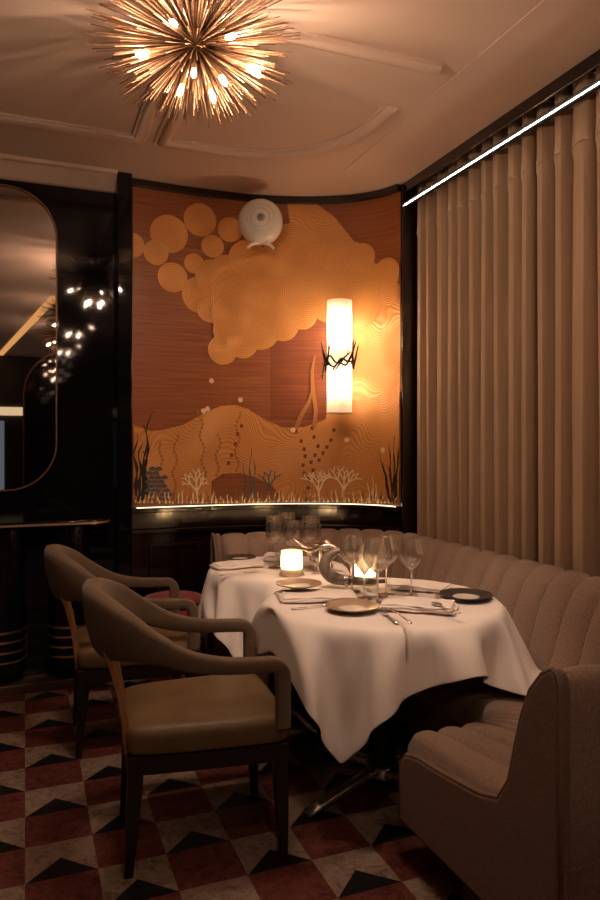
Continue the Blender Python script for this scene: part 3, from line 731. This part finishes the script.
# ------------------------------------------------------------------ armchairs
def sup(hw, hh, n=16, e=.45):
    return [(hw * math.copysign(abs(math.cos(2 * PI * k / n)) ** e, math.cos(2 * PI * k / n)), hh * math.copysign(abs(math.sin(2 * PI * k / n)) ** e, math.sin(2 * PI * k / n))) for k in range(n)]
def make_chair(loc, rz, label):
    t = thing('armchair', label, 'armchair', loc, rz, 'olive armchairs')
    # seat cushion: rounded slab, wider at the front
    def outline(k):
        pts = [(-.265, .175), (-.255, .205), (-.20, .225), (.0, .24), (.20, .248), (.245, .235), (.258, .19)]
        pts = [(x * k if abs(x) > 0 else 0, y * k) for x, y in pts]
        return pts + [(x, -y) for x, y in pts[::-1]]
    rs = []
    for z, k in ((.378, .97), (.385, 1.0), (.425, 1.015), (.450, 1.0), (.464, .955), (.474, .85), (.481, .6), (.484, .25)):
        rs.append([(x, y, z) for x, y in outline(k)])
    obj('seat', MB().rings(rs), M['leather'], t, smooth=180, sub=2)
    # seat rail
    rl = MB(); o1 = outline(.985); o2 = outline(.90); k = len(o1)
    rl.rings([[(*o1[i], .325), (*o1[i], .380), (*o2[i], .380), (*o2[i], .325)] for i in list(range(k)) + [0]], False, False)
    obj('seat_rail', rl, M['chairwood'], t, smooth=40)
    for x, y, kx in ((-.235, .185, -.02), (-.235, -.185, -.02), (.225, .215, .01), (.225, -.215, .01)):
        b = MB(); rs = []
        for z, w, s in ((.378, .024, 0), (.30, .024, .0), (.15, .019, .5), (0.0, .0135, 1)):
            rs.append([(x + kx * s + a * w, y + c * w, z) for a, c in ((-1, -1), (1, -1), (1, 1), (-1, 1))])
        obj('leg', b.rings(rs), M['chairwood'], t, smooth=30, bevel=.003)
    # continuous band: backrest sweeping into arms
    key = [(-.345, .0, .66, .888, .034), (-.335, .09, .662, .884, .034), (-.300, .165, .668, .864, .032), (-.245, .218, .676, .826, .029), (-.17, .244, .670, .766, .027),
           (-.07, .252, .641, .705, .025), (.04, .254, .626, .676, .024), (.13, .252, .621, .668, .023), (.185, .250, .619, .666, .023)]
    full = [(x, -y, a, b, c) for x, y, a, b, c in key[::-1]][:-1] + key
    ctr = smooth_path([(x, y, (a + b) / 2) for x, y, a, b, c in full], 5); hh = smooth_path([((b - a) / 2, c, 0) for x, y, a, b, c in full], 5)
    frames = []
    for i, p in enumerate(ctr):
        d = ctr[min(i + 1, len(ctr) - 1)] - ctr[max(i - 1, 0)]; d.z = 0; d.normalize(); nrm = V((-d.y, d.x, 0))   # outwards
        h, w = hh[i].x, hh[i].y; lean = max(0, (h - .035)) * .45
        sec = []
        for a, b in sup(w, h):
            bulge = .010 * (1 - (b / h) ** 2) * min(1, max(0, (h - .03) * 12))
            q = p + nrm * (a + lean * (b / h) * .6 + bulge) + V((0, 0, b)); sec.append(q)
        frames.append(sec)
    n = len(frames); s0 = n // 2 - 22; s1 = n // 2 + 22
    s0 = max(s0, 3); s1 = min(s1, n - 4)
    obj('backrest', MB().rings(frames[s0:s1 + 1]), M['velvet'], t, smooth=60)
    for sgn in (-1, 1):
        fr_ = frames[:s0 + 1][::-1] if sgn < 0 else frames[s1:]
        last = fr_[-1]; cen = sum(last, V((0, 0, 0))) / len(last)
        post = []; m_ = len(last); rad = .040
        for k in range(1, 9):
            a = PI / 2 * k / 8; R_ = Matrix.Rotation(a, 4, 'Y'); piv = cen + V((0, 0, -rad))
            post.append([piv + R_ @ (q - piv) for q in last])
        for z in (.54, .50, .465, .44):
            pc = sum(post[7], V((0, 0, 0))) / m_
            post.append([q + V((0, 0, z - pc.z)) for q in post[7]])
        arm = obj('armrest', MB().rings(fr_ + post), M['velvet'], t, smooth=60)
        nb = MB(); pc = sum(post[7], V((0, 0, 0))) / m_
        for k in range(9): nb.ell((pc.x - .001, pc.y - sgn * .0255, .47 + k * .014), (.0032, .0025, .0032), 6, 4)
        obj('nailhead_trim', nb, M['brassdim'], arm, smooth=180)
        # bent wooden stile carrying the back
        st = MB(); rs = []
        for x, z, w, d in ((-.258, .375, .016, .011), (-.264, .47, .016, .011), (-.278, .55, .0155, .010), (-.298, .63, .015, .010), (-.322, .70, .015, .010)):
            y = sgn * .150 if z > .6 else sgn * (.158)
            rs.append([(x + a * d, y + b * w, z) for a, b in ((-1, -1), (1, -1), (1, 1), (-1, 1))])
        obj('stile', st.rings(rs), M['stile'], t, smooth=40, bevel=.003)
    return t
make_chair((.570, 2.385, 0), math.radians(-5), 'olive armchair with its seat fully in view, pulled up to the near table')
make_chair((.475, 3.315, 0), math.radians(-2), 'olive armchair behind the other one, in front of the black console')

# ------------------------------------------------------------------ red pouf
pf = thing('pouf', 'round red velvet pouf by the dark wainscot behind the armchairs', 'pouf', (.772, 3.90, 0))
obj('body', MB().lathe([(.135, .0), (.15, .02), (.15, .44), (.135, .45)], 40), M['red'], pf, smooth=60)
obj('seat_pad', MB().lathe([(.13, .448), (.158, .458), (.163, .475), (.158, .492), (.13, .50), (.02, .505)], 40), M['red'], pf, smooth=60)
obj('piping', MB().tube([(.1625 * math.cos(a), .1625 * math.sin(a), .474) for a in [2 * PI * k / 40 for k in range(41)]], .004, 6), M['red'], pf, smooth=180)

# ------------------------------------------------------------------ tableware
TT = TZ + .0095
def plate(p, r, rim, label):
    t = thing('side_plate', label, 'plate', p, 0, 'side plates')
    obj('well', MB().lathe([(r * .45, .0), (r * .52, .004), (r * .50, .007), (r * .30, .0065), (.003, .0065)], 40), M['ceramic'], t, smooth=50)
    obj('rim', MB().lathe([(r * .50, .002), (r * .75, .008), (r, .016), (r * 1.0, .019), (r * .75, .012), (r * .50, .0075)], 48, cap0=False, cap1=False), M[rim], t, smooth=50)
    return t
plate((1.115, 2.315, TT), .098, 'goldrim', 'bronze rimmed plate at the table edge closest to the near armchair')
plate((1.615, 2.325, TT), .103, 'darkrim', 'dark rimmed plate beside the banquette on the near table')
plate((1.035, 2.650, TT + .0245), .094, 'goldrim', 'bronze rimmed plate on the folded napkin near the candle')
plate((1.045, 3.515, TT), .085, 'darkrim', 'dark plate behind the napkin on the farther table')

def napkin(p, w, d, rz, label, layers=4, seed=0):
    rnd = random.Random(seed); t = thing('napkin', label, 'napkin', p, rz, 'white folded napkins')
    for k in range(layers):
        b = MB(); nx, ny = 16, 10; off = (rnd.uniform(-.008, .008), rnd.uniform(-.006, .006)); ang = rnd.uniform(-.05, .05)
        for i in range(nx + 1):
            for j in range(ny + 1):
                u = i / nx - .5; v = j / ny - .5
                e = max(abs(u), abs(v)) * 2
                x = u * w * (1 - .02 * k) + off[0]; y = v * d * (1 - .02 * k) + off[1]
                wav = .0022 * math.sin(9 * u * 2 + k * 1.7 + seed) * e ** 3 + .002 * math.sin(11 * v + k + seed * 2) * e ** 3
                xr = x * math.cos(ang) - y * math.sin(ang); yr = x * math.sin(ang) + y * math.cos(ang)
                b.v.append((xr, yr + .006 * math.sin(7 * u + k), .0045 + k * .0062 + abs(wav) - (.002 * e ** 6 if k else 0)))
        b.f += [(i * (ny + 1) + j, (i + 1) * (ny + 1) + j, (i + 1) * (ny + 1) + j + 1, i * (ny + 1) + j + 1) for i in range(nx) for j in range(ny)]
        obj('fold_layer', b, M['napkin'], t, smooth=180, solid=.0066, sub=1)
    return t
napkin((1.072, 2.535, TT), .30, .17, math.radians(-16), 'folded white napkin lying under a knife near the candle', 3, 1)
napkin((1.350, 2.245, TT), .27, .165, math.radians(-38), 'folded white napkin in wavy layers between the bronze plate and the dark rimmed plate', 4, 2)
napkin((1.545, 2.55, TT), .25, .15, math.radians(-48), 'folded white napkin against the tufted banquette', 3, 3)
napkin((.978, 3.335, TT), .25, .13, math.radians(5), 'folded white napkin on the farther table, beside its edge', 3, 4)
napkin((1.235, 3.44, TT), .16, .11, math.radians(-30), 'folded white napkin behind the candle on the farther table', 5, 5)

def wine_glass(p, h, r, label, group, tulip=True):
    t = thing('wine_glass', label, 'wine glass', p, 0, group)
    bz = h * .46
    if tulip: pr = [(.0045, bz), (r * .35, bz + (h - bz) * .10), (r * .80, bz + (h - bz) * .30), (r, bz + (h - bz) * .48), (r * .95, bz + (h - bz) * .70), (r * .80, h)]
    else: pr = [(.0045, bz), (r * .55, bz + (h - bz) * .06), (r * .90, bz + (h - bz) * .22), (r, bz + (h - bz) * .45), (r * .95, bz + (h - bz) * .72), (r * .82, h)]
    sm = smooth_path([(a, b, 0) for a, b in pr], 4); op = [(q.x, q.y) for q in sm]
    ip = [(max(a - .0012, .002), b + (.0015 if i < 4 else 0)) for i, (a, b) in enumerate(op)][::-1]
    obj('bowl', MB().lathe(op + ip, 32, cap0=True, cap1=True), M['glass'], t, smooth=60)
    obj('stem', MB().lathe([(.006, .006), (.0038, .02), (.0034, bz * .6), (.0045, bz + .001)], 12), M['glass'], t, smooth=60)
    obj('foot', MB().lathe([(r * .72, 0), (r * .74, .0015), (r * .4, .004), (.006, .008)], 32), M['glass'], t, smooth=60)
    return t
G1 = 'wine glasses on the near table'; G2 = 'wine glasses on the farther table'
wine_glass((1.250, 2.602, TT), .225, .050, 'wine glass closest to the horn sculpture on the near table', G1)
wine_glass((1.245, 2.475, TT), .205, .038, 'slim wine glass standing before the near table candle', G1)
wine_glass((1.247, 2.368, TT), .245, .056, 'large wine glass between the folded napkins, nearest the bronze plate', G1)
wine_glass((1.352, 2.495, TT), .237, .052, 'wine glass at the back of the near table group', G1)
wine_glass((1.418, 2.410, TT), .230, .046, 'wine glass closest to the banquette on the near table', G1)
wine_glass((1.142, 3.240, TT), .250, .047, 'wine glass at the end nearest the napkin on the farther table', G2, False)
wine_glass((1.228, 3.312, TT), .258, .050, 'wine glass at the back of the farther table group', G2, False)
wine_glass((1.206, 3.155, TT), .235, .045, 'wine glass in front of its group on the farther table', G2, False)
wine_glass((1.306, 3.180, TT), .248, .052, 'wine glass above the silver sculpture on the farther table', G2, False)

def candle(p, r, h, label):
    t = thing('candle_holder', label, 'candle', p, 0, 'lit candles')
    obj('glass_sleeve', MB().lathe([(r, .012), (r, h)], 32, cap0=False, cap1=False), M['candleglass'], t, smooth=60)
    obj('coaster', MB().lathe([(r * 1.18, 0), (r * 1.2, .004), (r * 1.1, .010), (r * .5, .012)], 32), M['goldrim'], t, smooth=50)
    obj('wax', MB().lathe([(r * .9, .012), (r * .9, h * .30), (.004, h * .29)], 24), M['ceramic'], t, smooth=50)
    obj('flame', MB().lathe([(.002, h * .36), (.0075, h * .44), (.009, h * .52), (.006, h * .64), (.001, h * .78)], 10), M['flame'], t, smooth=180)
    return t
candle((1.150, 3.035, TT), .049, .112, 'lit candle in frosted glass on the farther table')
candle((1.385, 2.745, TT), .046, .118, 'lit candle behind the wine glasses on the near table')

hs = thing('horn_sculpture', 'curved grey horn standing on the near table between the candles', 'sculpture', (1.225, 2.69, TT + .010), math.radians(-21))
obj('horn', MB().tube(smooth_path([(.20, -.02, .022), (.12, -.012, .020), (.04, .0, .022), (-.02, .005, .034), (-.050, .005, .070), (-.045, .003, .105), (-.020, .0, .133), (.012, -.004, .150)], 5),
    [.009 + .018 * math.sin(min(1, i / 17) * PI / 2) ** 1.6 * (1 if i < 22 else max(.12, 1 - (i - 22) / 15)) for i in range(36)], 14), M['horn'], hs, smooth=180)
obj('silver_mount', MB().tube([(.035, 0, .0205), (.050, -.003, .020)], .0275, 16), M['silver'], hs, smooth=60)
ss = thing('silver_sculpture', 'silver leaf shaped sculpture with crystal drops beside the candle', 'sculpture', (1.300, 3.040, TT), math.radians(-21))
def leaf(pts, w):
    return MB().tube(smooth_path(pts, 5), [w * math.sin(PI * min(.97, max(.04, i / (5 * (len(pts) - 1))))) + .002 for i in range(5 * (len(pts) - 1) + 1)], 10, flat=.35)
obj('leaf_blade', leaf([(-.10, 0, .115), (-.05, -.01, .10), (.0, -.015, .125), (.05, -.01, .13), (.10, .0, .08), (.115, .0, .05)], .034), M['silver'], ss, smooth=180)
obj('leaf_blade', leaf([(-.06, .01, .14), (-.02, .0, .135), (.03, -.01, .145), (.07, -.012, .115), (.09, -.01, .085)], .028), M['silver'], ss, smooth=180)
obj('leaf_blade', leaf([(-.13, .0, .16), (-.09, .0, .13), (-.05, .0, .115), (-.01, .0, .12)], .022), M['silver'], ss, smooth=180)
obj('stand', MB().lathe([(.045, 0), (.045, .008), (.012, .02), (.009, .12)], 20), M['silver'], ss, smooth=50)
for k in range(9):
    a = k * 2 * PI / 9
    obj('crystal_drop', MB().ell((.042 * math.cos(a) * (1 + .4 * (k % 2)), .042 * math.sin(a), .03 + .032 * (k % 3)), (.016, .016, .020), 8, 6), M['crystal'], ss, smooth=0)

def cutlery(kind, p, rz, label):
    t = thing(kind, label, kind, p, rz, 'cutlery')
    h = MB().tube([(-.10, 0, .004), (-.06, 0, .0045), (.0, 0, .004), (.02, 0, .004)], [.0055, .005, .003, .003], 8, flat=.5)
    obj('handle', h, M['steel'], t, smooth=180)
    if kind == 'knife': obj('blade', MB().tube([(.018, 0, .004), (.05, 0, .004), (.09, .001, .004), (.115, .003, .004)], [.004, .0085, .0085, .002], 8, flat=.18), M['steel'], t, smooth=180)
    elif kind == 'spoon': obj('bowl', MB().ell((.043, 0, .005), (.027, .017, .004), 14, 6), M['steel'], t, smooth=180)
    else:
        obj('neck', MB().tube([(.018, 0, .004), (.035, 0, .005), (.05, 0, .005)], [.003, .009, .011], 8, flat=.2), M['steel'], t, smooth=180)
        for y in (-.008, 0, .008): obj('tine', MB().tube([(.048, y, .005), (.085, y, .006)], .0015, 6), M['steel'], t)
    return t
def lay(kind, px0, px1, label, dz=0):
    """handle end to tip, as two places on the table"""
    a, b = P_z(*px0, TT + dz), P_z(*px1, TT + dz); m = (a + b) / 2; d = b - a
    return cutlery(kind, (m.x, m.y, TT + dz), math.atan2(d.y, d.x), label)
lay('knife', (293, 610), (336, 604), 'knife beside the bronze plate, along the napkin')
lay('fork', (398, 625), (380, 610), 'fork lying between the bronze plate and the layered napkin', .001)
lay('knife', (412, 625), (390, 609), 'knife lying along the layered napkin edge', .028)
lay('spoon', (457, 613), (431, 603), 'spoon resting on the layered napkin near the dark plate', .028)
lay('fork', (456, 605), (431, 595), 'fork beside the dark rimmed plate')
lay('knife', (222, 576), (256, 571.5), 'knife in front of the napkin on the farther table')

# ------------------------------------------------------------------ the room behind the viewpoint, seen in the mirror and the lacquer
pr_ = MB(); w = [(.62, 0), (.62, 2.62)] + [(.62 - .0, 2.62)]
pts = [(2.1, 0), (2.1, 2.62), (.60, 2.62)] + [(.60 - .62 * math.sin(t), 2.0 + .62 * math.cos(t)) for t in [PI / 2 * k / 12 for k in range(1, 13)]] + [(-.02, 0)]
pr_.rings([[(x, -1.62, z) for x, z in pts], [(x, -1.55, z) for x, z in pts]])
struct('wall_partition', pr_, M['lacquer'], smooth=0)
ed = MB().tube([(x, -1.545, z) for x, z in pts[1:]], .010, 6); struct('trim_16', ed, M['brass'])
bar = MB(); a, b2 = V((.30, .55, 0)), V((-.42, -5.1, 0)); nn = V((-(b2 - a).y, (b2 - a).x, 0)).normalized() * .05
bar.rings([[(*(a + nn).xy, CEIL - .009), (*(a - nn).xy, CEIL - .009), (*(a - nn).xy, CEIL - .001), (*(a + nn).xy, CEIL - .001)], [(*(b2 + nn).xy, CEIL - .009), (*(b2 - nn).xy, CEIL - .009), (*(b2 - nn).xy, CEIL - .001), (*(b2 + nn).xy, CEIL - .001)]])
struct('trim_17', bar, emit('amber glow bar', (1, .48, .16), .55), smooth=0)  # golden ceiling bar; glow added so it looks lit in the mirror
struct('trim_18', MB().box(-2.9, 2.3, -5.19, -5.15, 1.85, 2.0), emit('lit cove', (1, .72, .42), .55), smooth=0)
struct('window_1', MB().box(-2.4, -.35, -5.19, -5.16, .5, 1.75), emit('dusk window', (.55, .6, .75), .13), smooth=0)

# unseen spots added at ceiling height to brighten the two tables
def spot(loc, tgt, watts, cone, col=(1, .72, .53)):
    l = bpy.data.lights.new('added_table_spot', 'SPOT'); l.energy = watts; l.color = col; l.spot_size = math.radians(cone); l.spot_blend = .7; l.shadow_soft_size = .04
    o = bpy.data.objects.new('added_table_spot', l); C.objects.link(o); o.location = loc
    o.rotation_euler = (V(tgt) - V(loc)).to_track_quat('-Z', 'Y').to_euler(); return o
spot((1.10, 1.45, CEIL - .03), (1.36, 2.45, .73), 42, 34)
spot((.85, 2.05, CEIL - .03), (1.20, 3.25, .73), 30, 30)
# ------------------------------------------------------------------ world, camera, view
w = bpy.data.worlds.new('World'); SC.world = w; w.use_nodes = True
w.node_tree.nodes['Background'].inputs[0].default_value = (.9, .6, .4, 1); w.node_tree.nodes['Background'].inputs[1].default_value = .0
cam = bpy.data.cameras.new('camera'); co = bpy.data.objects.new('camera', cam); C.objects.link(co)
co.location = (0, 0, CAMH); co.rotation_euler = (PI / 2, 0, -TH)
cam.sensor_fit = 'VERTICAL'; cam.sensor_height = 36; cam.lens = F / 900 * 36; cam.shift_y = (HY - 450) / 900; cam.clip_start = .05
SC.camera = co
SC.view_settings.view_transform = 'Standard'; SC.view_settings.look = 'None'; SC.view_settings.gamma = 1
SC.view_settings.exposure = 1.0
cy = SC.cycles
cy.use_denoising = True; cy.max_bounces = 40; cy.diffuse_bounces = 4; cy.glossy_bounces = 5; cy.transmission_bounces = 40; cy.transparent_max_bounces = 48
cy.caustics_reflective = False; cy.caustics_refractive = False; cy.sample_clamp_indirect = 4
